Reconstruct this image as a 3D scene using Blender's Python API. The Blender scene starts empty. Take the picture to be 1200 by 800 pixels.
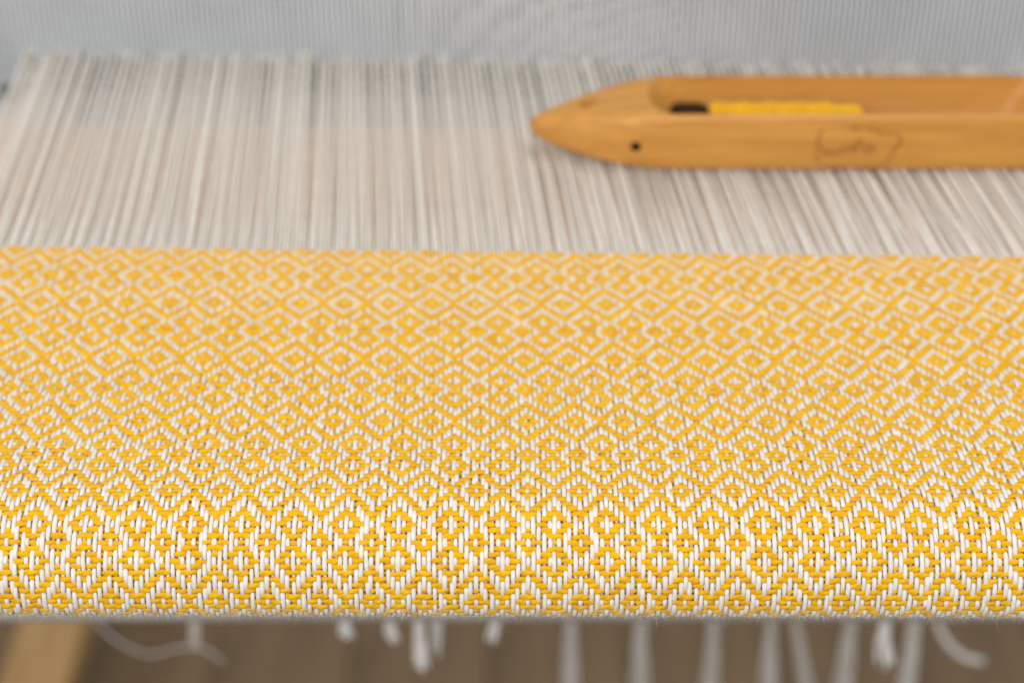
import bpy, bmesh, math, random
import numpy as np
from mathutils import Vector, Matrix

random.seed(7)
rng = np.random.default_rng(11)
R = math.radians
MM = 0.001
sc = bpy.context.scene
col = sc.collection

# ------------------------------------------------------------------ camera
PITCH = 33.0
CAM_H = 0.258
cam_d = bpy.data.cameras.new("camera")
cam = bpy.data.objects.new("camera", cam_d)
col.objects.link(cam)
cam.location = (0, 0, CAM_H)
cam.rotation_euler = (R(90 - PITCH), 0, 0)
cam_d.sensor_width = 36
cam_d.lens = 60
cam_d.clip_start = 0.01
cam_d.clip_end = 50
cam_d.dof.use_dof = True
cam_d.dof.focus_distance = 0.405
cam_d.dof.aperture_fstop = 7.9
sc.camera = cam

# ------------------------------------------------------------------ room light
world = bpy.data.worlds.new("World")
sc.world = world
world.use_nodes = True
bg = world.node_tree.nodes["Background"]
bg.inputs[0].default_value = (0.93, 0.96, 1.0, 1)
bg.inputs[1].default_value = 0.37


def area(name, loc, target, sx, sy, power, colour):
    d = bpy.data.lights.new(name, 'AREA')
    d.shape = 'RECTANGLE'
    d.size, d.size_y, d.energy, d.color = sx, sy, power, colour
    o = bpy.data.objects.new(name, d)
    col.objects.link(o)
    o.location = loc
    o.rotation_euler = (Vector(target) - Vector(loc)).to_track_quat('-Z', 'Y').to_euler()
    return o


area("window_light", (-0.42, -0.98, 0.92), (0, 0.40, 0), 1.2, 0.9, 28, (1.0, 0.965, 0.92))
area("ceiling_light", (0.5, 0.55, 1.7), (0.05, 0.45, 0), 1.5, 1.1, 16, (1.0, 0.97, 0.93))

sc.view_settings.view_transform = 'Standard'
sc.view_settings.look = 'None'
sc.view_settings.exposure = 0
sc.view_settings.gamma = 1
sc.cycles.use_denoising = True
sc.cycles.max_bounces = 12
sc.cycles.diffuse_bounces = 6


# ------------------------------------------------------------------ helpers
def at(px, py, depth):
    """point of the place seen at a spot of the 1200x800 photograph, at a depth along the view axis (m)"""
    X = (px - 600) / 2000 * depth
    v = (py - 400) / 2000 * depth
    p = R(PITCH)
    return Vector((X, depth * math.cos(p) - v * math.sin(p), CAM_H - depth * math.sin(p) - v * math.cos(p)))


def tag(o, label=None, cat=None, group=None, kind=None):
    if label: o["label"] = label
    if cat: o["category"] = cat
    if group: o["group"] = group
    if kind: o["kind"] = kind
    return o


def empty(name, loc, label=None, cat=None, group=None):
    o = bpy.data.objects.new(name, None)
    o.empty_display_size = 0.02
    o.location = loc
    col.objects.link(o)
    return tag(o, label, cat, group)


def link(name, me, mat, parent=None, kind=None):
    o = bpy.data.objects.new(name, me)
    col.objects.link(o)
    if mat is not None:
        me.materials.clear()
        me.materials.append(mat)
    if parent is not None:
        o.parent = parent
        o.matrix_parent_inverse = Matrix.Translation(-Vector(parent.location))
    if kind: o["kind"] = kind
    return o


def bm_link(name, bm, mat, parent=None, smooth=True, kind=None):
    me = bpy.data.meshes.new(name)
    bmesh.ops.recalc_face_normals(bm, faces=bm.faces[:])
    bm.to_mesh(me)
    bm.free()
    if smooth:
        me.shade_smooth()
    return link(name, me, mat, parent, kind)


def box_bm(lo, hi, bevel=0.0, seg=2):
    bm = bmesh.new()
    r = bmesh.ops.create_cube(bm, size=1)
    lo, hi = Vector(lo), Vector(hi)
    for v in bm.verts:
        v.co = Vector(((v.co[i] + 0.5) * (hi[i] - lo[i]) + lo[i]) for i in range(3))
    if bevel > 0:
        bmesh.ops.bevel(bm, geom=bm.edges[:], offset=bevel, segments=seg, profile=0.5, affect='EDGES')
    return bm


def tubes(name, C, Nn, rad_n, rad_b, sides, u_len, mat, parent=None, kind=None, phase=None, ply=0.0, ply_k=1.0):
    """many yarns in one mesh. C (T,M,3) centre lines, Nn (T,M,3) side-up vectors, radii (T,M)"""
    T, M, _ = C.shape
    tg = np.empty_like(C)
    tg[:, 1:-1] = C[:, 2:] - C[:, :-2]
    tg[:, 0] = C[:, 1] - C[:, 0]
    tg[:, -1] = C[:, -1] - C[:, -2]
    tg /= np.linalg.norm(tg, axis=2, keepdims=True)
    N = Nn - (Nn * tg).sum(2, keepdims=True) * tg
    N /= np.linalg.norm(N, axis=2, keepdims=True)
    B = np.cross(tg, N)
    th = np.arange(sides) / sides * 2 * np.pi
    if ply:
        pp = np.zeros(T) if phase is None else phase
        lob = 1 + ply * np.cos(2 * th[None, None, :] + 2 * np.pi * ply_k * (u_len[None, :, None] + pp[:, None, None]))
    else:
        lob = np.ones((1, 1, sides))
    co = (C[:, :, None, :] + lob[..., None] * (N[:, :, None, :] * (np.cos(th)[None, None, :, None] * rad_n[:, :, None, None])
          + B[:, :, None, :] * (np.sin(th)[None, None, :, None] * rad_b[:, :, None, None])))
    base = (np.arange(T) * M * sides)[:, None, None] + (np.arange(M - 1) * sides)[None, :, None]
    k = np.arange(sides)[None, None, :]
    k2 = (k + 1) % sides
    quads = np.stack([base + k, base + k2, base + sides + k2, base + sides + k], axis=3).reshape(-1, 4)
    nq = len(quads)
    me = bpy.data.meshes.new(name)
    me.vertices.add(T * M * sides)
    me.vertices.foreach_set("co", co.reshape(-1).astype(np.float32))
    me.loops.add(nq * 4)
    me.polygons.add(nq)
    me.loops.foreach_set("vertex_index", quads.reshape(-1).astype(np.int32))
    me.polygons.foreach_set("loop_start", (np.arange(nq) * 4).astype(np.int32))
    uv = me.uv_layers.new(name="yarn")
    ph = np.zeros(T) if phase is None else phase
    U = np.broadcast_to(u_len[None, :], (T, M)) + ph[:, None]
    v0 = np.broadcast_to((np.arange(sides) / sides)[None, None, :], (T, M - 1, sides))
    v1 = v0 + 1.0 / sides
    ua = np.broadcast_to(U[:, :-1, None], (T, M - 1, sides))
    ub = np.broadcast_to(U[:, 1:, None], (T, M - 1, sides))
    UV = np.stack([np.stack([ua, v0], 3), np.stack([ua, v1], 3), np.stack([ub, v1], 3), np.stack([ub, v0], 3)], 3)
    uv.data.foreach_set("uv", UV.reshape(-1).astype(np.float32))
    me.update(calc_edges=True)
    me.shade_smooth()
    return link(name, me, mat, parent, kind)


def cord(path, r, sides=8, twist_len=0.003):
    """bmesh-free single tube mesh along a list of points"""
    P = np.array([list(p) for p in path])[None]
    up = np.zeros_like(P)
    d = P[0, -1] - P[0, 0]
    up[..., :] = (0, 0, 1) if abs(d[2]) < 0.7 * np.linalg.norm(d) else (0, 1, 0.01)
    rr = np.full(P.shape[:2], r) if np.isscalar(r) else np.array(r)[None]
    seg = np.r_[0, np.cumsum(np.linalg.norm(np.diff(P[0], axis=0), axis=1))] / twist_len
    return P, up, rr, seg


# ------------------------------------------------------------------ materials
def new_mat(name):
    m = bpy.data.materials.new(name)
    m.use_nodes = True
    nt = m.node_tree
    return m, nt, nt.nodes["Principled BSDF"], nt.nodes, nt.links


def yarn_mat(name, c1, c2, twist=2.0, bump=0.35, fuzz=0.5, rough=0.85, glow=0.22):
    m, nt, p, n, l = new_mat(name)
    uv = n.new("ShaderNodeUVMap"); uv.uv_map = "yarn"
    sp = n.new("ShaderNodeSeparateXYZ"); l.new(uv.outputs[0], sp.inputs[0])
    a = n.new("ShaderNodeMath"); a.operation = 'MULTIPLY_ADD'
    l.new(sp.outputs[1], a.inputs[0]); a.inputs[1].default_value = twist
    l.new(sp.outputs[0], a.inputs[2])
    b = n.new("ShaderNodeMath"); b.operation = 'MULTIPLY'; b.inputs[1].default_value = 2 * math.pi
    l.new(a.outputs[0], b.inputs[0])
    s = n.new("ShaderNodeMath"); s.operation = 'SINE'; l.new(b.outputs[0], s.inputs[0])
    # fibre streaks follow the ply
    cx = n.new("ShaderNodeCombineXYZ")
    l.new(a.outputs[0], cx.inputs[0]); l.new(sp.outputs[0], cx.inputs[1])
    mp = n.new("ShaderNodeVectorMath"); mp.operation = 'MULTIPLY'; mp.inputs[1].default_value = (9, 1.3, 1)
    l.new(cx.outputs[0], mp.inputs[0])
    nz = n.new("ShaderNodeTexNoise"); nz.inputs["Scale"].default_value = 1.0; nz.inputs["Detail"].default_value = 3
    l.new(mp.outputs[0], nz.inputs["Vector"])
    h = n.new("ShaderNodeMath"); h.operation = 'MULTIPLY_ADD'
    l.new(nz.outputs[0], h.inputs[0]); h.inputs[1].default_value = fuzz; l.new(s.outputs[0], h.inputs[2])
    bp = n.new("ShaderNodeBump"); bp.inputs["Strength"].default_value = bump; bp.inputs["Distance"].default_value = 0.00012
    l.new(h.outputs[0], bp.inputs["Height"]); l.new(bp.outputs[0], p.inputs["Normal"])
    # dye variation, long and short
    tc = n.new("ShaderNodeTexCoord")
    n2 = n.new("ShaderNodeTexNoise"); n2.inputs["Scale"].default_value = 260; n2.inputs["Detail"].default_value = 2
    l.new(tc.outputs["Object"], n2.inputs["Vector"])
    mx0 = n.new("ShaderNodeMath"); mx0.operation = 'MULTIPLY_ADD'; mx0.inputs[1].default_value = 0.5
    l.new(nz.outputs[0], mx0.inputs[0])
    hf = n.new("ShaderNodeMath"); hf.operation = 'MULTIPLY'; hf.inputs[1].default_value = 0.5
    l.new(n2.outputs[0], hf.inputs[0]); l.new(hf.outputs[0], mx0.inputs[2])
    rp = n.new("ShaderNodeValToRGB")
    rp.color_ramp.elements[0].position = 0.35; rp.color_ramp.elements[0].color = (*c1, 1)
    rp.color_ramp.elements[1].position = 0.65; rp.color_ramp.elements[1].color = (*c2, 1)
    l.new(mx0.outputs[0], rp.inputs[0]); l.new(rp.outputs[0], p.inputs["Base Color"])
    p.inputs["Roughness"].default_value = rough
    p.inputs["Specular IOR Level"].default_value = 0.25
    p.inputs["Sheen Weight"].default_value = 0.18
    p.inputs["Sheen Roughness"].default_value = 0.5
    tl = n.new("ShaderNodeBsdfTranslucent"); l.new(rp.outputs[0], tl.inputs["Color"])
    mix = n.new("ShaderNodeMixShader"); mix.inputs[0].default_value = glow
    l.new(p.outputs[0], mix.inputs[1]); l.new(tl.outputs[0], mix.inputs[2])
    l.new(mix.outputs[0], n["Material Output"].inputs["Surface"])
    return m


def wood_mat(name, c1, c2, scale=(4, 60, 60), rough=0.45, bump=0.05, coat=0.0):
    m, nt, p, n, l = new_mat(name)
    tc = n.new("ShaderNodeTexCoord")
    mp = n.new("ShaderNodeMapping"); mp.inputs["Scale"].default_value = scale
    l.new(tc.outputs["Object"], mp.inputs["Vector"])
    nz = n.new("ShaderNodeTexNoise"); nz.inputs["Scale"].default_value = 3; nz.inputs["Detail"].default_value = 6
    nz.inputs["Distortion"].default_value = 0.8
    l.new(mp.outputs[0], nz.inputs["Vector"])
    rp = n.new("ShaderNodeValToRGB")
    rp.color_ramp.elements[0].position = 0.3; rp.color_ramp.elements[0].color = (*c1, 1)
    rp.color_ramp.elements[1].position = 0.72; rp.color_ramp.elements[1].color = (*c2, 1)
    l.new(nz.outputs[0], rp.inputs[0]); l.new(rp.outputs[0], p.inputs["Base Color"])
    bp = n.new("ShaderNodeBump"); bp.inputs["Strength"].default_value = bump; bp.inputs["Distance"].default_value = 0.0005
    l.new(nz.outputs[0], bp.inputs["Height"]); l.new(bp.outputs[0], p.inputs["Normal"])
    p.inputs["Roughness"].default_value = rough
    p.inputs["Coat Weight"].default_value = coat
    p.inputs["Coat Roughness"].default_value = 0.25
    return m


def plain_mat(name, c, rough=0.6, metal=0.0, var=0.12, scale=40):
    m, nt, p, n, l = new_mat(name)
    tc = n.new("ShaderNodeTexCoord")
    nz = n.new("ShaderNodeTexNoise"); nz.inputs["Scale"].default_value = scale; nz.inputs["Detail"].default_value = 4
    l.new(tc.outputs["Object"], nz.inputs["Vector"])
    rp = n.new("ShaderNodeValToRGB")
    rp.color_ramp.elements[0].color = (*[x * (1 - var) for x in c], 1)
    rp.color_ramp.elements[1].color = (*[min(1, x * (1 + var)) for x in c], 1)
    l.new(nz.outputs[0], rp.inputs[0]); l.new(rp.outputs[0], p.inputs["Base Color"])
    p.inputs["Roughness"].default_value = rough
    p.inputs["Metallic"].default_value = metal
    return m


M_WHITE = yarn_mat("white_cotton", (0.80, 0.75, 0.69), (0.90, 0.865, 0.82), bump=0.40, fuzz=0.9)
M_WARP = yarn_mat("white_cotton_warp", (0.78, 0.73, 0.66), (0.88, 0.84, 0.775), bump=0.25)
M_YELLOW = yarn_mat("yellow_cotton", (0.79, 0.405, 0.001), (0.94, 0.575, 0.003), bump=0.5, fuzz=0.9, glow=0.25)
M_SPOOL = yarn_mat("yellow_spool_cotton", (0.76, 0.37, 0.001), (0.88, 0.48, 0.004), bump=0.4)
M_TAIL = yarn_mat("white_tail_cotton", (0.84, 0.82, 0.80), (0.93, 0.92, 0.90))
M_FIBRE = plain_mat("cotton_fibre", (0.9, 0.84, 0.72), 0.9)
M_SHUTTLE = wood_mat("oiled_maple", (0.45, 0.198, 0.032), (0.60, 0.285, 0.056), (7, 90, 90), 0.52, 0.06, 0.0)
M_BURN = plain_mat("burned_wood", (0.35, 0.145, 0.023), 0.8, var=0.35, scale=300)
M_HOLE = plain_mat("iron_and_hole_shade", (0.026, 0.014, 0.006), 0.9)  # dark iron, also painted shade in the shuttle's top hole and hollow
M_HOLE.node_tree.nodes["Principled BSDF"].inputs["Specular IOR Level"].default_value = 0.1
M_STEEL = plain_mat("pin_steel", (0.5, 0.5, 0.5), 0.3, 1.0)
M_REED = plain_mat("reed_steel", (0.66, 0.69, 0.725), 0.45, 0.1)
M_HEDDLE = plain_mat("heddle_shade_grey", (0.22, 0.23, 0.24), 0.6)  # darkened so the heddles carry the shade of the interior
M_CORD = yarn_mat("shaded_cord", (0.62, 0.59, 0.56), (0.76, 0.73, 0.70))  # greyer than the tufts: shade under the cloth put into the colour
M_SLEY = plain_mat("painted_sley", (0.56, 0.56, 0.57), 0.6)
M_BAULK = plain_mat("baulk_shade_grey", (0.26, 0.26, 0.25), 0.8)  # lower baulk's grey strip stands in for shade where threads enter the reed
M_SLAT = wood_mat("pale_birch", (0.76, 0.60, 0.48), (0.84, 0.69, 0.57), (6, 50, 50), 0.6)
M_BEAM = wood_mat("beam_pine", (0.52, 0.31, 0.12), (0.62, 0.40, 0.18), (5, 50, 50), 0.55)
M_ROD = wood_mat("grey_ash_rod", (0.30, 0.27, 0.24), (0.40, 0.37, 0.33), (5, 90, 90), 0.6)
M_TREADLE = wood_mat("worn_pine", (0.36, 0.20, 0.07), (0.50, 0.31, 0.13), (40, 4, 40), 0.45)
M_FLOOR = wood_mat("floor_oak", (0.135, 0.086, 0.044), (0.23, 0.15, 0.078), (10, 1.2, 10), 0.5)
M_WALL = plain_mat("pale_plaster", (0.62, 0.64, 0.65), 0.9)
M_QUILL = wood_mat("dark_quill", (0.10, 0.045, 0.015), (0.16, 0.075, 0.025), (5, 60, 60), 0.5)

# ------------------------------------------------------------------ the lie of cloth and warp
G_FELL = 446.5          # mm from under the camera to the edge of the weaving
G_BEND = 329.6          # where the cloth starts to roll over the breast beam
R1, PHI1 = 20.0, R(83)
R2, PHI2 = 6.0, R(168)
PITCH_W = 1.445         # mm between picks
PITCH_E = 1.25          # mm between warp ends
U0 = -2.26
N_LEFT, N_RIGHT = -133, 166

_tG = np.array([0, 343, 372, 401, 431, 446.5, 470, 900])
_tS = np.array([0, 0, -.026, -.040, -.058, -.068, -.078, -.078])
_gg = np.linspace(0, 900, 3601)
_kk = np.r_[0, np.cumsum(np.interp(_gg, _tG, _tS)[1:] * np.diff(_gg))]


def skew(G):
    return np.interp(G, _gg, _kk)


def tilt(G):
    return np.interp(G, [300, 330, 416, 446, 590, 900], [.005, .002, .011, .0204, .0376, .045])


def profile(a):
    """a: mm of cloth from the fell towards the weaver -> G, z, normal"""
    a = np.asarray(a, float)
    flat = G_FELL - G_BEND
    b = np.clip(a - flat, 0, None)
    phi = np.minimum(b / R1, PHI1)
    b2 = np.clip(b - R1 * PHI1, 0, None)
    phi2 = np.minimum(b2 / R2, PHI2 - PHI1)
    b3 = np.clip(b2 - R2 * (PHI2 - PHI1), 0, None)
    G = G_FELL - np.minimum(a, flat)
    G = G - R1 * np.sin(phi) - R2 * (np.sin(PHI1 + phi2) - np.sin(PHI1)) - b3 * np.cos(PHI2)
    z = -R1 * (1 - np.cos(phi)) - R2 * (np.cos(PHI1) - np.cos(PHI1 + phi2)) - b3 * np.sin(PHI2)
    ang = phi + phi2
    return G, z, -np.sin(ang), np.cos(ang)


def cloth_points(u, a, h):
    """u mm across, a mm along, h mm above the cloth's middle -> xyz (m) and normal"""
    G, z, ny, nz = profile(a)
    x = u + skew(G)
    y = G - tilt(G) * x
    P = np.stack(np.broadcast_arrays(x, y + ny * h, z + nz * h), -1) * MM
    Nn = np.stack(np.broadcast_arrays(np.zeros_like(x), ny, nz), -1)
    return P, Nn


def fold(n, half):
    m = np.mod(n, 2 * half)
    return np.where(m > half, 2 * half - m, m)


RSEQ = np.array([-1, 0, 1, 2, 3, 4, 5, 6, 5, 4, 3])
N_PICKS = 119
picks = np.arange(N_PICKS)
ends = np.arange(N_LEFT, N_RIGHT + 1)
r_of = RSEQ[fold(picks - 100, 10)]
t_of = fold(ends, 5)
UP = np.isin(np.mod(t_of[:, None] - r_of[None, :], 4), (2, 3))     # (ends, picks): the white warp lies on top


def smooth_noise(n_rows, n, step, amp):
    k = int(n / step) + 3
    c = rng.normal(0, amp, (n_rows, k))
    xs = np.arange(n) / step
    i = np.floor(xs).astype(int)
    f = xs - i
    f = f * f * (3 - 2 * f)
    return c[:, i] * (1 - f) + c[:, i + 1] * f


def heights(S, sub, sharp=1.0):
    """S (T,K) of +-1 at the crossings -> (T, K*sub) smooth heights"""
    T, K = S.shape
    pos = np.arange(K * sub) / sub - (sub - 1) / (2 * sub)
    pos = np.clip(pos, 0, K - 1)
    i = np.minimum(np.floor(pos).astype(int), K - 2)
    f = pos - i
    f = np.clip((f - 0.5) * 1.25 + 0.5, 0, 1)
    f = f * f * (3 - 2 * f)
    h = S[:, i] * (1 - f) + S[:, i + 1] * f
    h = ((h + 1) / 2) ** sharp * 2 - 1
    # long floats bow outwards a little, single crossings sink a little
    Sp = np.pad(S, ((0, 0), (1, 1)), mode='edge')
    same = ((Sp[:, :-2] == S).astype(float) + (Sp[:, 2:] == S)) / 2
    lift = 0.72 + 0.38 * same
    L = lift[:, i] * (1 - f) + lift[:, i + 1] * f
    return h * L, pos


# ------------------------------------------------------------------ floor, wall, beam
bm = bmesh.new()
bmesh.ops.create_grid(bm, x_segments=1, y_segments=1, size=3)
for v in bm.verts:
    v.co.z = -0.78
tag(bm_link("floor", bm, None, None, False), kind="structure").data.materials.append(plain_mat("under_floor", (0.05, 0.035, 0.02), 0.8))
fl = col.objects["floor"]
plank_src = None
px0 = -1.2
k = 0
while px0 < 1.2:
    w = 0.118
    if plank_src is None:
        b = box_bm((0.0004, -0.2, 0.0), (w - 0.0004, 2.6, 0.014), 0.0015, 1)
        o = bm_link("plank", b, M_FLOOR, fl, False)
        plank_src = o
    else:
        o = plank_src.copy()
        col.objects.link(o)
        o.parent = fl
    o.location = (px0, random.uniform(-0.02, 0.02), -0.779 + random.uniform(0, 0.0008))
    px0 += w
b = box_bm((-2.5, 1.55, -0.78), (2.5, 1.6, 1.8))
tag(bm_link("wall", b, M_WALL, None, False), kind="structure")

# breast beam under the cloth, same rounded outline drawn in by the cloth's thickness
bm = bmesh.new()
aa = np.r_[np.linspace(70, G_FELL - G_BEND, 3), np.linspace(G_FELL - G_BEND + 1, G_FELL - G_BEND + R1 * PHI1 + R2 * (PHI2 - PHI1), 26)]
Gp, zp, nyp, nzp = profile(aa)
outline = [(g + a_ * -1.15, z + b_ * -1.15) for g, z, a_, b_ in zip(Gp, zp, nyp, nzp)]
gmax = outline[0][0]
outline.append((gmax, outline[-1][1]))
ringL = [bm.verts.new((-0.20, g * MM, z * MM)) for g, z in outline]
ringR = [bm.verts.new((0.26, g * MM, z * MM)) for g, z in outline]
n_ = len(outline)
for i in range(n_):
    bm.faces.new((ringL[i], ringL[(i + 1) % n_], ringR[(i + 1) % n_], ringR[i]))
bm.faces.new(ringL); bm.faces.new(ringR[::-1])
o = bm_link("breast_beam", bm, M_BEAM, None, False)
tag(o, "rounded wooden breast beam wrapped by the front fold of the yellow and white cloth", "beam")

# ------------------------------------------------------------------ woven cloth
cloth = empty("woven_cloth", (0, 0.38, 0), "yellow and white diamond patterned cloth rolling over the front beam of the loom", "cloth")
SUB = 2
S = np.where(UP, 1.0, -1.0)

beat = np.cumsum(rng.normal(0, 0.05, N_PICKS)); beat -= np.linspace(0, 1, N_PICKS) * beat[-1]
beat = np.clip(beat, -0.3, 0.3) + rng.normal(0, 0.035, N_PICKS)
# warp yarns in the cloth
h, pos = heights(S, SUB, 0.62)
T, Mn = h.shape
aj = (pos + 0.9) * PITCH_W
jit = smooth_noise(T, Mn, 14, 0.10) + rng.normal(0, 0.06, (T, 1))
# neighbours crowd together here and there, as the reed's dents pair them
pair = np.where(ends % 2 == 0, 0.08, -0.08)[:, None]
side = 0.535 + 0.07 * np.clip(h, -1, 1)
u = (ends * PITCH_E + U0)[:, None] + jit + pair * (0.6 + smooth_noise(T, Mn, 20, 0.8))
P, Nn = cloth_points(u, aj[None, :] + smooth_noise(T, Mn, 5, 0.05), h * 0.43 + np.interp(aj, [0, 22, 60, 95, 120], [-0.32, -0.20, -0.12, 0.04, 0.15])[None, :] + smooth_noise(T, Mn, 3, 0.03))
thick = 1 + smooth_noise(T, Mn, 6, 0.06) + rng.normal(0, 0.04, (T, 1))
tubes("warp_yarn", P, Nn, 0.47 * MM * thick, side * MM * thick, 7, aj / 2.6, M_WHITE, cloth, "stuff", rng.random(T))

# weft yarns in the cloth: two plies modelled where the weave is sharp, plain round yarns towards the fell
for lo, hi, sub, sides, ply in ((0, 42, 2, 6, 0.0), (42, N_PICKS, 4, 8, 0.20)):
    Sw = -S.T[lo:hi].copy()
    h, pos = heights(Sw, sub, 1.0 if lo == 0 else 1.35)
    T, Mn = h.shape
    uu = (pos + N_LEFT) * PITCH_E + U0
    a = ((picks[lo:hi] + 0.9) * PITCH_W + beat[lo:hi])[:, None] + smooth_noise(T, Mn, 6 * sub, 0.09) + smooth_noise(T, Mn, 30 * sub, 0.06) + smooth_noise(T, Mn, 2.5 * sub, 0.08)
    P, Nn = cloth_points(uu[None, :] + smooth_noise(T, Mn, 3 * sub, 0.06), a, h * 0.42 - (0.04 if lo else 0.0) + smooth_noise(T, Mn, 1.5 * sub, 0.035))
    thick = 1 + smooth_noise(T, Mn, 3 * sub, 0.07) + rng.normal(0, 0.035, (T, 1))
    # loosely spun weft: it swells where it floats and is squeezed where it dives
    wide = (0.65 if lo else 0.68) + 0.12 * np.clip(h, -0.3, 1.1)
    tubes("weft_yarn", P, Nn, (0.52 + 0.04 * (lo == 0)) * MM * thick, wide * MM * thick, sides, uu / 2.7, M_YELLOW, cloth, "stuff", rng.random(T), ply)

# stray fibres standing off the yarns along the front of the cloth
NF = 46000
fu = rng.uniform(-150, 150, NF)
fa = np.where(rng.random(NF) < 0.40, rng.uniform(147, 157, NF), rng.uniform(70, 150, NF))
base, nb = cloth_points(fu, fa, 0.62)
tip_h = rng.gamma(2.0, 0.16, NF) * np.where(fa > 147, 1.5, 1.0)
dirv = rng.normal(0, 1, (NF, 3)) * 0.7 + nb
dirv /= np.linalg.norm(dirv, axis=1, keepdims=True)
mid = base + dirv * (tip_h * 0.5)[:, None] * MM + rng.normal(0, 0.10, (NF, 3)) * MM
tip = base + (dirv + rng.normal(0, .5, (NF, 3))) * tip_h[:, None] * MM
Cf = np.stack([base - nb * 0.25 * MM, mid, tip], 1)
upv = np.broadcast_to(np.array([0.3, 0.2, 0.1]), Cf.shape) + rng.normal(0, 1, (NF, 1, 3))
rf = np.stack([np.full(NF, .026), np.full(NF, .020), np.full(NF, .008)], 1) * MM
tubes("loose_fibre", Cf, upv, rf, rf, 3, np.array([0, .5, 1.0]), M_FIBRE, cloth, "stuff")

# ------------------------------------------------------------------ warp sheet between cloth and reed
G_REED = 592.0
warp = empty("stretched_warp", (0, 0.52, 0), "white warp threads stretched flat from the woven edge to the reed", "warp threads")
NR = 20
f = np.linspace(0, 1, NR) ** 1.35
G0 = G_FELL - 1.2 * PITCH_W
Gline = G0 + (G_REED + 75 - G0) * f
for i, e in enumerate(ends):
    uf = e * PITCH_E + U0
    dent = math.floor(e / 2)
    # threads that share a dent draw together at the reed; a few wander
    ur = (dent * 2 + 0.5) * PITCH_E + U0 + (0.30 if e % 2 else -0.30) + rng.normal(0, 0.24)
    g_ = np.clip((Gline - G0) / (G_REED - G0), 0, 1)
    x = uf + (ur - uf) * np.minimum(1, g_ * 5.0) + skew(Gline)
    sag = rng.choice([0.9, 0.2, -0.4, -0.8, -1.5], p=[.18, .36, .26, .14, .06]) + rng.normal(0, .15)
    z = sag * np.minimum(1, g_ * 4.0) + np.where(e % 2, 1.5, -3.5) * np.clip((Gline - G_REED) / 75, 0, 1)
    # the shed has not quite closed: ends that the next pick will lift ride high, the others lie low
    z = z + (0.4 if np.mod(fold(e, 5) + 3, 4) in (2, 3) else -1.1) * np.clip(g_ / 0.05, 0, 1) * np.clip(1.15 - g_ * 1.6, 0, 1)
    y = Gline - tilt(Gline) * x
    P = (np.stack([x, y, z], -1) * MM)[None]
    Nn = np.broadcast_to(np.array([0, 0, 1.0]), P.shape)
    r = np.full((1, NR), 0.55 * MM * (1 + rng.normal(0, .05)))
    tubes("warp_thread", P, Nn, r, r, 6, Gline / 2.6, M_WARP, warp, None, rng.random(1))

# pale slat under the warp
b = box_bm((-0.215, -0.019, -0.006), (0.27, 0.064, 0), 0.002)
o = bm_link("support_slat", b, M_SLAT, None, False)
o.location = (0, 0.4905, -0.0105)
o.rotation_euler = (0, 0, -math.atan(0.026))
tag(o, "pale birch slat lying crosswise just below the white warp threads", "slat")

# ------------------------------------------------------------------ reed
ang = -math.atan(0.0376)
reed = empty("weaving_reed", (0, 0.592, 0), "upright grey metal reed with fine vertical wires behind the warp", "reed")
DENT = 2.1
nw = 226
bm = bmesh.new()
for i in range(nw):
    x = (-235 + i * DENT) * MM
    y0, y1 = -0.0035, 0.0035
    w = 0.00052
    vs = [bm.verts.new((x + sx * w, yy, zz)) for zz in (-0.0125, 0.09) for sx, yy in ((-1, y0), (1, y0), (1, y1), (-1, y1))]
    for q in ((0, 1, 5, 4), (1, 2, 6, 5), (2, 3, 7, 6), (3, 0, 4, 7)):
        bm.faces.new([vs[j] for j in q])
wires = bm_link("reed_wire", bm, M_REED, None, False, "stuff")
wires.parent = reed
for nm, z0, z1 in (("lower_baulk", -0.0085, -0.0026), ("upper_baulk", 0.088, 0.098)):
    b = box_bm((-0.182 if z1 < 0 else -0.24, -0.006, z0), (0.245, 0.006, z1), 0.0015)
    q = bm_link(nm, b, M_BAULK, None, False)
    q.parent = reed
reed.rotation_euler = (0, 0, ang)
b = box_bm((-0.186, -0.036, -0.075), (0.30, 0.06, -0.0135), 0.004)
o = bm_link("sley_board", b, M_SLEY, None, False)
o.location = (0, 0.596, 0)
o.rotation_euler = (0, 0, ang)
tag(o, "pale grey board under the warp at the foot of the grey reed", "board")
# wall of heddles behind the reed, the shade there put into their grey
hed = empty("heddle_frame", (0, 0.70, 0), "heddle frame with darkened heddles standing behind the grey reed", "heddle frame")
bm = bmesh.new()
for i in range(420):
    x = random.uniform(-225, 255) * MM
    w = 0.00074
    yo = random.uniform(-0.012, 0.012)
    vs = [bm.verts.new((x + sx * w, yy + yo, zz)) for zz in (-0.10, 0.14) for sx, yy in ((-1, -w), (1, -w), (1, w), (-1, w))]
    for q in ((0, 1, 5, 4), (1, 2, 6, 5), (2, 3, 7, 6), (3, 0, 4, 7)):
        bm.faces.new([vs[j] for j in q])
q = bm_link("heddle", bm, M_HEDDLE, None, False, "stuff"); q.parent = hed
for z0, z1 in ((-0.125, -0.10), (0.14, 0.165)):
    b = box_bm((-0.24, -0.006, z0), (0.27, 0.006, z1), 0.002)
    q = bm_link("frame_bar", b, M_SLAT, None, False); q.parent = hed

# ------------------------------------------------------------------ shuttle
SH_Z = 0.6          # rests on the upper threads
S_L, S_W, S_H = 207.0, 33.5, 20.0
YC = 514.8
shuttle = empty("weaving_shuttle", (0.0057, YC * MM, SH_Z * MM), "honey coloured wooden boat shuttle lying on the white warp threads", "shuttle")


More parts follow.
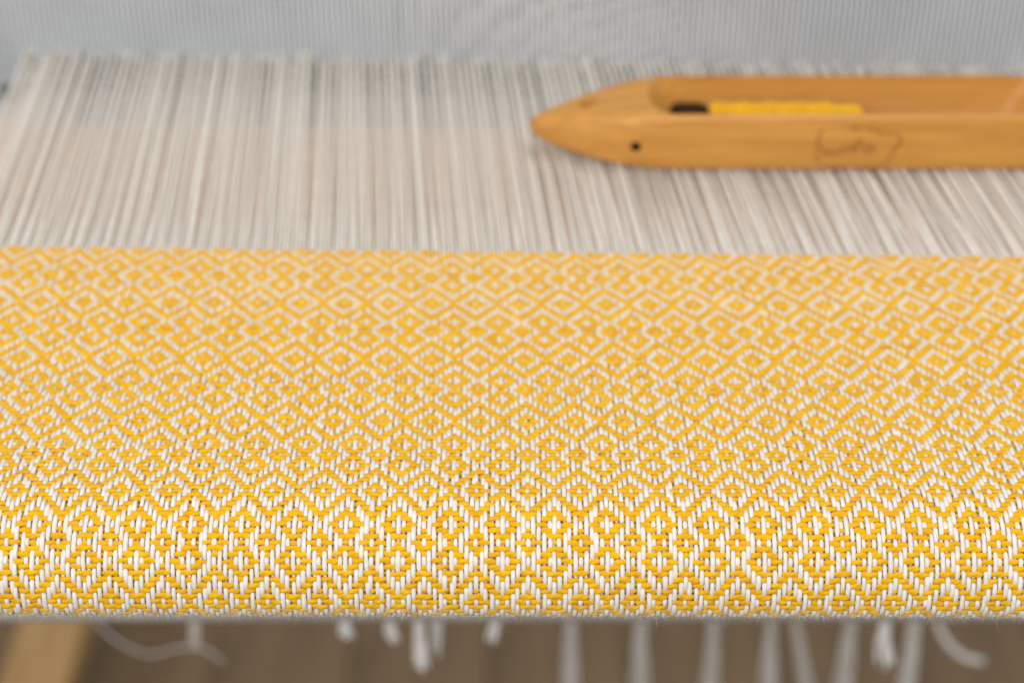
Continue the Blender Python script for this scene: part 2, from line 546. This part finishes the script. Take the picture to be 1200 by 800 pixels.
def shuttle_section(s):
    """s mm from the left tip -> half width, z low, z high, squareness"""
    d = min(s, S_L - s)
    t = min(1, max(0, d / 46.0))
    e = (1 - (1 - t) ** 1.75) ** 0.92
    hw = 2.2 + (S_W / 2 - 2.2) * e
    zm = 9.0
    zl = zm - 2.2 - (zm - 2.2) * min(1, (1 - (1 - min(1, d / 36)) ** 2.3)) ** 0.72
    zh = zm + 2.2 + (S_H - zm - 2.2) * (1 - (1 - min(1, d / 50)) ** 1.8) ** 0.92
    sq = 2.2 + 10.5 * t ** 1.8
    return hw, zl, zh, sq


bm = bmesh.new()
stations = [0.02, 0.25, 0.7, 1.4, 2.3, 3.4, 5.5, 8, 11, 14, 18, 22, 26, 31, 36, 42, 50, 62, 80]
stations = stations + [S_L / 2] + [S_L - s for s in stations[::-1]]
NS = 36
rings = []
for s in stations:
    hw, zl, zh, sq = shuttle_section(s)
    zc, hh = (zl + zh) / 2, (zh - zl) / 2
    rd = math.sqrt(max(0.0, 1 - (1 - min(1, min(s, S_L - s) / 3.2)) ** 2))
    hw *= rd; hh *= rd
    ring = []
    for k in range(NS):
        th = 2 * math.pi * (k + 0.5) / NS
        c, sn = math.cos(th), math.sin(th)
        yy = math.copysign(abs(c) ** (2 / sq), c) * hw
        zz = math.copysign(abs(sn) ** (2 / sq), sn) * hh
        ring.append(bm.verts.new((s * MM, yy * MM, (zc + zz) * MM)))
    rings.append(ring)
for A, B in zip(rings[:-1], rings[1:]):
    for k in range(NS):
        bm.faces.new((A[k], A[(k + 1) % NS], B[(k + 1) % NS], B[k]))
bm.faces.new(rings[0]); bm.faces.new(rings[-1][::-1])
body = bm_link("body", bm, M_SHUTTLE, None, True)

# pocket: rounded stadium sunk from above, its ends sloping like a spoon
bm = bmesh.new()
PX0, PX1 = 38.5, 176.0
PW = 14.9
layers = [(25, 0, 0), (20.2, 0, 0), (17, 2.5, .1), (11, 6.0, .5), (6.0, 8.5, 1.6), (3.0, 12, 3.4)]
loops_ = []
for zz, ex, ew in layers:
    ring = []
    n = 12
    hwid = PW - ew
    for side in (0, 1):
        cx = (PX1 - ex - 9) if side == 0 else (PX0 + ex + 9)
        for k in range(n + 1):
            th = -math.pi / 2 + math.pi * k / n + (math.pi if side else 0)
            ring.append(bm.verts.new(((cx + 9 * math.cos(th)) * MM, hwid * math.sin(th) * MM, zz * MM)))
    loops_.append(ring)
m_ = len(loops_[0])
for A, B in zip(loops_[:-1], loops_[1:]):
    for k in range(m_):
        bm.faces.new((A[k], A[(k + 1) % m_], B[(k + 1) % m_], B[k]))
bm.faces.new(loops_[0]); bm.faces.new(loops_[-1][::-1])
cutter = bm_link("pocket_cutter", bm, M_SHUTTLE, None, True)


def drill(obj, axis, x, y, z, r, depth):
    bm = bmesh.new()
    bmesh.ops.create_cone(bm, cap_ends=True, segments=20, radius1=r, radius2=r, depth=depth)
    c = bm_link("hole_cutter", bm, M_SHUTTLE, None, True)
    if axis == 'y':
        c.rotation_euler = (R(90), 0, 0)
    c.location = (x, y, z)
    return c


cutters = [cutter,
           drill(body, 'y', 34.5 * MM, -S_W / 2 * MM, 8.4 * MM, 1.8 * MM, 5 * MM),
           drill(body, 'z', 19.2 * MM, 0.5 * MM, 16 * MM, 2.4 * MM, 9 * MM)]
mods = []
for c in cutters:
    md = body.modifiers.new("cut", 'BOOLEAN')
    md.operation = 'DIFFERENCE'; md.solver = 'EXACT'; md.object = c
bpy.context.view_layer.update()
dg = bpy.context.evaluated_depsgraph_get()
cut = bpy.data.meshes.new_from_object(body.evaluated_get(dg))
body.modifiers.clear()
bmt = bmesh.new(); bmt.from_mesh(cut)
for e_ in bmt.edges:
    if len(e_.link_faces) == 2 and e_.calc_face_angle(0) > R(42):
        e_.smooth = False
sharp = [e_ for e_ in bmt.edges if not e_.smooth and len(e_.link_faces) == 2 and all(abs(v.co.z - 0.0205) < 0.0006 for v in e_.verts)]
bmt.to_mesh(cut); bmt.free()
cut.shade_smooth()
cut.set_sharp_from_angle(angle=R(42))
body.data = cut
body.data.materials.clear(); body.data.materials.append(M_SHUTTLE)
for c in cutters:
    bpy.data.objects.remove(c)
body.parent = shuttle
# plugs seen in the two holes; the top one's dark colour is painted shade
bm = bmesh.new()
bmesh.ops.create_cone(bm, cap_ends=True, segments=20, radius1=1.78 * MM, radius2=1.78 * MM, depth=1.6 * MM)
q = bm_link("hole_plug", bm, M_HOLE, shuttle, True)
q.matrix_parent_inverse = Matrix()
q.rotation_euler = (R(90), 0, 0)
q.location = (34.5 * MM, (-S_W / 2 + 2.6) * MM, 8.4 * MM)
bm = bmesh.new()
bmesh.ops.create_uvsphere(bm, u_segments=14, v_segments=8, radius=1.35 * MM)
q = bm_link("eyelet", bm, M_STEEL, shuttle, True)
q.matrix_parent_inverse = Matrix()
q.location = (23.4 * MM, 1.6 * MM, 15.3 * MM)

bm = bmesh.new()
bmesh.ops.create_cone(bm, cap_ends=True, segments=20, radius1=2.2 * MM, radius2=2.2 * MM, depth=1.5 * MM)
q = bm_link("hole_plug", bm, M_HOLE, shuttle, True)
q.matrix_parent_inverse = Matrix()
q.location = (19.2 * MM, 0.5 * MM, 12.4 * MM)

# dark block added in the left end of the hollow for its deep shade
b = box_bm((46.5 * MM, -5.5 * MM, 3.4 * MM), (59.5 * MM, 6.0 * MM, 15.4 * MM), 3.0 * MM)
q = bm_link("hollow_dark_block", b, M_HOLE, shuttle, False)
q.matrix_parent_inverse = Matrix()

# burned stamp on the front face (too worn and blurred to read): strokes of flat print
strokes = [
    [(94, 3.2), (93.2, 6), (93, 9.5), (93.6, 12.5), (94.6, 14)],
    [(93.4, 9.8), (95, 7.2), (97.2, 6.4), (99.5, 6.6), (101, 6.9)],
    [(95.2, 6.0), (95.8, 7.6)], [(96.6, 5.6), (97.0, 7.4)], [(98.0, 5.7), (98.3, 7.3)], [(99.4, 5.8), (99.7, 7.5)],
    [(100.6, 6.2), (101.4, 8.4), (102.2, 6.4)], [(102.8, 6.2), (103.3, 9.0), (104.3, 9.2), (104.5, 6.6)],
    [(105.4, 6.4), (106, 10.4), (107.2, 10.8), (107.4, 8.6), (106.2, 8.2)],
    [(108.4, 6.2), (109.2, 9.6)], [(110, 6.2), (110.3, 8.6), (111.4, 8.8), (111.8, 6.4)],
    [(108.6, 14.6), (111.4, 13.4), (114, 12.8), (117.4, 12.6), (119.6, 11.8), (120.2, 9.8), (118.8, 7.6), (117.4, 6.0), (117.0, 4.0), (115.6, 2.6)],
    [(117.4, 6.0), (118.4, 8.2), (119.8, 9.9)],
    [(95, 2.2), (99, 1.8), (104, 1.7), (109, 1.75), (113, 1.9), (115.6, 2.6)],
    [(103.4, 15.2), (104.8, 14.2), (106.6, 14.6)],
]
bm = bmesh.new()
yb = -(S_W / 2) - 0.04
for st in strokes:
    pts = [Vector((p[0], p[1] * 1.1 - 0.2)) for p in st]
    for pa, pb in zip(pts[:-1], pts[1:]):
        d = (pb - pa)
        nrm = Vector((-d.y, d.x)).normalized() * random.uniform(0.38, 0.62)
        ext = d.normalized() * 0.25
        qv = [bm.verts.new((v.x * MM, y_ * MM, v.y * MM)) for y_ in (yb, -(S_W / 2) + 0.8) for v in (pa - ext - nrm, pb + ext - nrm, pb + ext + nrm, pa - ext + nrm)]
        yb -= 0.0009
        bm.faces.new(qv[:4])
        for k in range(4):
            bm.faces.new((qv[k], qv[(k + 1) % 4], qv[4 + (k + 1) % 4], qv[4 + k]))
q = bm_link("burned_stamp", bm, M_BURN, shuttle, False)
q.matrix_parent_inverse = Matrix()
q["label"] = "worn brown stamp burned into the front face"

# bobbin in the pocket
bob = empty("bobbin", ((5.7 + 59.5) * MM, (YC - 1.0) * MM, (SH_Z + 10.2) * MM), "bobbin of bright yellow yarn lying in the hollow of the wooden shuttle", "bobbin")
turns, per = 96, 12
tt = np.arange(turns * per + 1) / per
L_ = 50.0
xs = tt / turns * L_
env = np.minimum(1, np.minimum((xs + 1.6) / 3.0, (L_ - xs) / 15.0 + 0.25))
rr = (4.4 + 2.2 * env + 0.22 * np.sin(xs * 0.7) + 0.12 * np.sin(xs * 2.1 + 1))
P = np.stack([xs, rr * np.cos(tt * 2 * np.pi), rr * np.sin(tt * 2 * np.pi)], -1)[None] * MM + np.array(bob.location)
Nn = np.stack([0 * xs, np.cos(tt * 2 * np.pi), np.sin(tt * 2 * np.pi)], -1)[None]
ra = np.full((1, len(tt)), 0.46 * MM)
tubes("yarn_winding", P, Nn, ra, ra, 6, tt * 6, M_SPOOL, bob)
P2 = P.copy(); P2[0, :, 1:] = np.array(bob.location)[1:] + (P[0, :, 1:] - np.array(bob.location)[1:]) * 0.86
P2[0, :, 0] = bob.location[0] + (L_ - xs) * MM
tubes("yarn_core", P2, Nn, ra * 1.1, ra * 1.1, 6, tt * 6, M_SPOOL, bob)
bm = bmesh.new()
prof = [(-6, 1.6), (-5, 2.1), (0, 2.3), (55, 2.0), (88, 1.7), (89, 1.2)]
prev = None
for xx, r_ in prof:
    ring = [bm.verts.new((xx * MM, r_ * MM * math.cos(k * math.pi / 7), r_ * MM * math.sin(k * math.pi / 7))) for k in range(14)]
    if prev:
        for k in range(14):
            bm.faces.new((prev[k], prev[(k + 1) % 14], ring[(k + 1) % 14], ring[k]))
    else:
        bm.faces.new(ring)
    prev = ring
bm.faces.new(prev)
q = bm_link("quill", bm, M_QUILL, None, True); q.parent = bob

# ------------------------------------------------------------------ under the cloth: rods, hanging yarn tails, treadle
def rod(z_px, depth, r, label):
    p = at(600, z_px, depth)
    P = np.array([[-0.32, p.y, p.z], [-0.1, p.y, p.z], [0.12, p.y, p.z], [0.34, p.y, p.z]])[None]
    Nn = np.broadcast_to(np.array([0, 0, 1.0]), P.shape)
    ra = np.full((1, 4), r)
    o = tubes("tie_rod", P, Nn, ra, ra, 14, np.arange(4.0), M_ROD)
    tag(o, label, "rod", "rods below the cloth")
    return p


rod_a = rod(717, 0.640, 0.0036, "thin grey rod just below the front fold of the cloth")
rod_b = rod(700, 0.90, 0.005, "thicker rod farther back from which the long cords hang")

tail_n = 0


def tail(name, x_px, y_end, depth, width_px, label, lean_px=0, strands=5, start=712, curl=None, group=None):
    top = at(x_px, start, depth)
    end = at(x_px + lean_px, y_end, depth)
    root = empty(name, top, label, "cord" if name.startswith("hanging") else "yarn tuft", group)
    w = width_px / 2000 * depth
    for k in range(strands):
        n = 9
        t = np.linspace(0, 1, n)
        off = (k - (strands - 1) / 2) / max(1, strands - 1) * w * 0.75
        frac = 1 if k == strands // 2 else random.uniform(0.78, 0.98)
        path = []
        for i, q in enumerate(t):
            v = top.lerp(end, q * frac)
            v = v + Vector((off * (0.5 + 0.5 * math.sin(q * 2.5 + k) + 0.5 * q) + random.gauss(0, w * 0.03), random.gauss(0, w * 0.12) + 0.3 * off * ((k % 3) - 1), 0))
            path.append(v)
        P, up, rr, seg = cord(path, w / strands * 0.58)
        rr[0, -1] *= 0.5
        tubes("strand", P, up, rr, rr, 7, seg, M_CORD if name.startswith("hanging") else M_TAIL, root)
    return root


TUFT = "cut warp tails below the cloth"
CORD = "long pale cords below the cloth"
tail("yarn_tuft", 405, 750, 0.68, 17, "short white yarn tuft, leftmost of the thick tufts under the cloth edge", 3, 5)
tail("yarn_tuft", 458, 757, 0.68, 16, "white yarn tuft with a bent end, second thick tuft from the left", 3, 5)
tail("yarn_tuft", 494, 788, 0.67, 17, "longest white yarn tuft in the middle below the cloth edge", 1, 5)
tail("yarn_tuft", 512, 767, 0.69, 12, "short tuft close against the right of the longest white tuft", 2, 3)
tail("yarn_tuft", 587, 754, 0.67, 14, "single short white tuft leaning left, below the middle of the cloth", -10, 4)
tail("yarn_tuft", 1040, 786, 0.69, 20, "white tuft with a knotted end among the long cords on the right", -2, 5)
tail("yarn_tuft", 228, 760, 0.80, 6, "thin faint tuft by itself above the loose thread loop on the left", 0, 2)
for x_px, lean, wd, dep_, lab in (
        (671, -2, 24, .90, "pale cord hanging alone right of the short leaning tuft"),
        (755, -6, 27, .90, "pale double cord hanging right of the lone cord"),
        (842, -14, 24, .92, "pale cord between the double cord and the crossing cords"),
        (906, -6, 24, .90, "straight pale cord left of the crossing cords"),
        (930, 24, 20, .95, "pale cord slanting to the right, crossing behind its neighbour"),
        (1004, -22, 26, .90, "pale cord slanting to the left beside the knotted tuft"),
        (1080, -26, 27, .89, "rightmost pale cord slanting to the left under the cloth edge")):
    tail("hanging_cord", x_px, 860, dep_, wd * 0.70, lab, lean, 6, 700, None, CORD)


def thread(name, pts, depth, r, label):
    ctrl = [at(x, y, depth) for x, y in pts]
    path = []
    for i in range(len(ctrl) - 1):
        p0, p1, p2, p3 = ctrl[max(i - 1, 0)], ctrl[i], ctrl[i + 1], ctrl[min(i + 2, len(ctrl) - 1)]
        for q in np.linspace(0, 1, 7)[:-1]:
            path.append(0.5 * ((2 * p1) + (p2 - p0) * q + (2 * p0 - 5 * p1 + 4 * p2 - p3) * q * q + (3 * p1 - p0 - 3 * p2 + p3) * q ** 3))
    path.append(ctrl[-1])
    P, up, rr, seg = cord(path, r)
    up[...] = (0, -0.7, -0.7)
    o = tubes(name, P, up, rr, rr, 7, seg, M_TAIL)
    tag(o, label, "thread")


thread("loose_thread", [(100, 712), (130, 745), (172, 766), (212, 758), (240, 760), (262, 776)], 0.84, 0.0004, "loose thread sagging in a loop beside the wooden treadle at the left")
thread("loose_thread", [(1094, 706), (1105, 745), (1128, 768), (1152, 774)], 0.93, 0.0017, "curled cord end sticking out right of the rightmost hanging cord")

b = box_bm((-0.027, -0.5, -0.035), (0.027, 0.5, 0.0), 0.008, 3)
o = bm_link("treadle", b, M_TREADLE, None, True)
p = at(52, 750, 1.30)
o.location = p
o.rotation_euler = (R(2), 0, R(0.5))
tag(o, "worn golden wooden treadle running back under the loom at the lower left", "treadle")
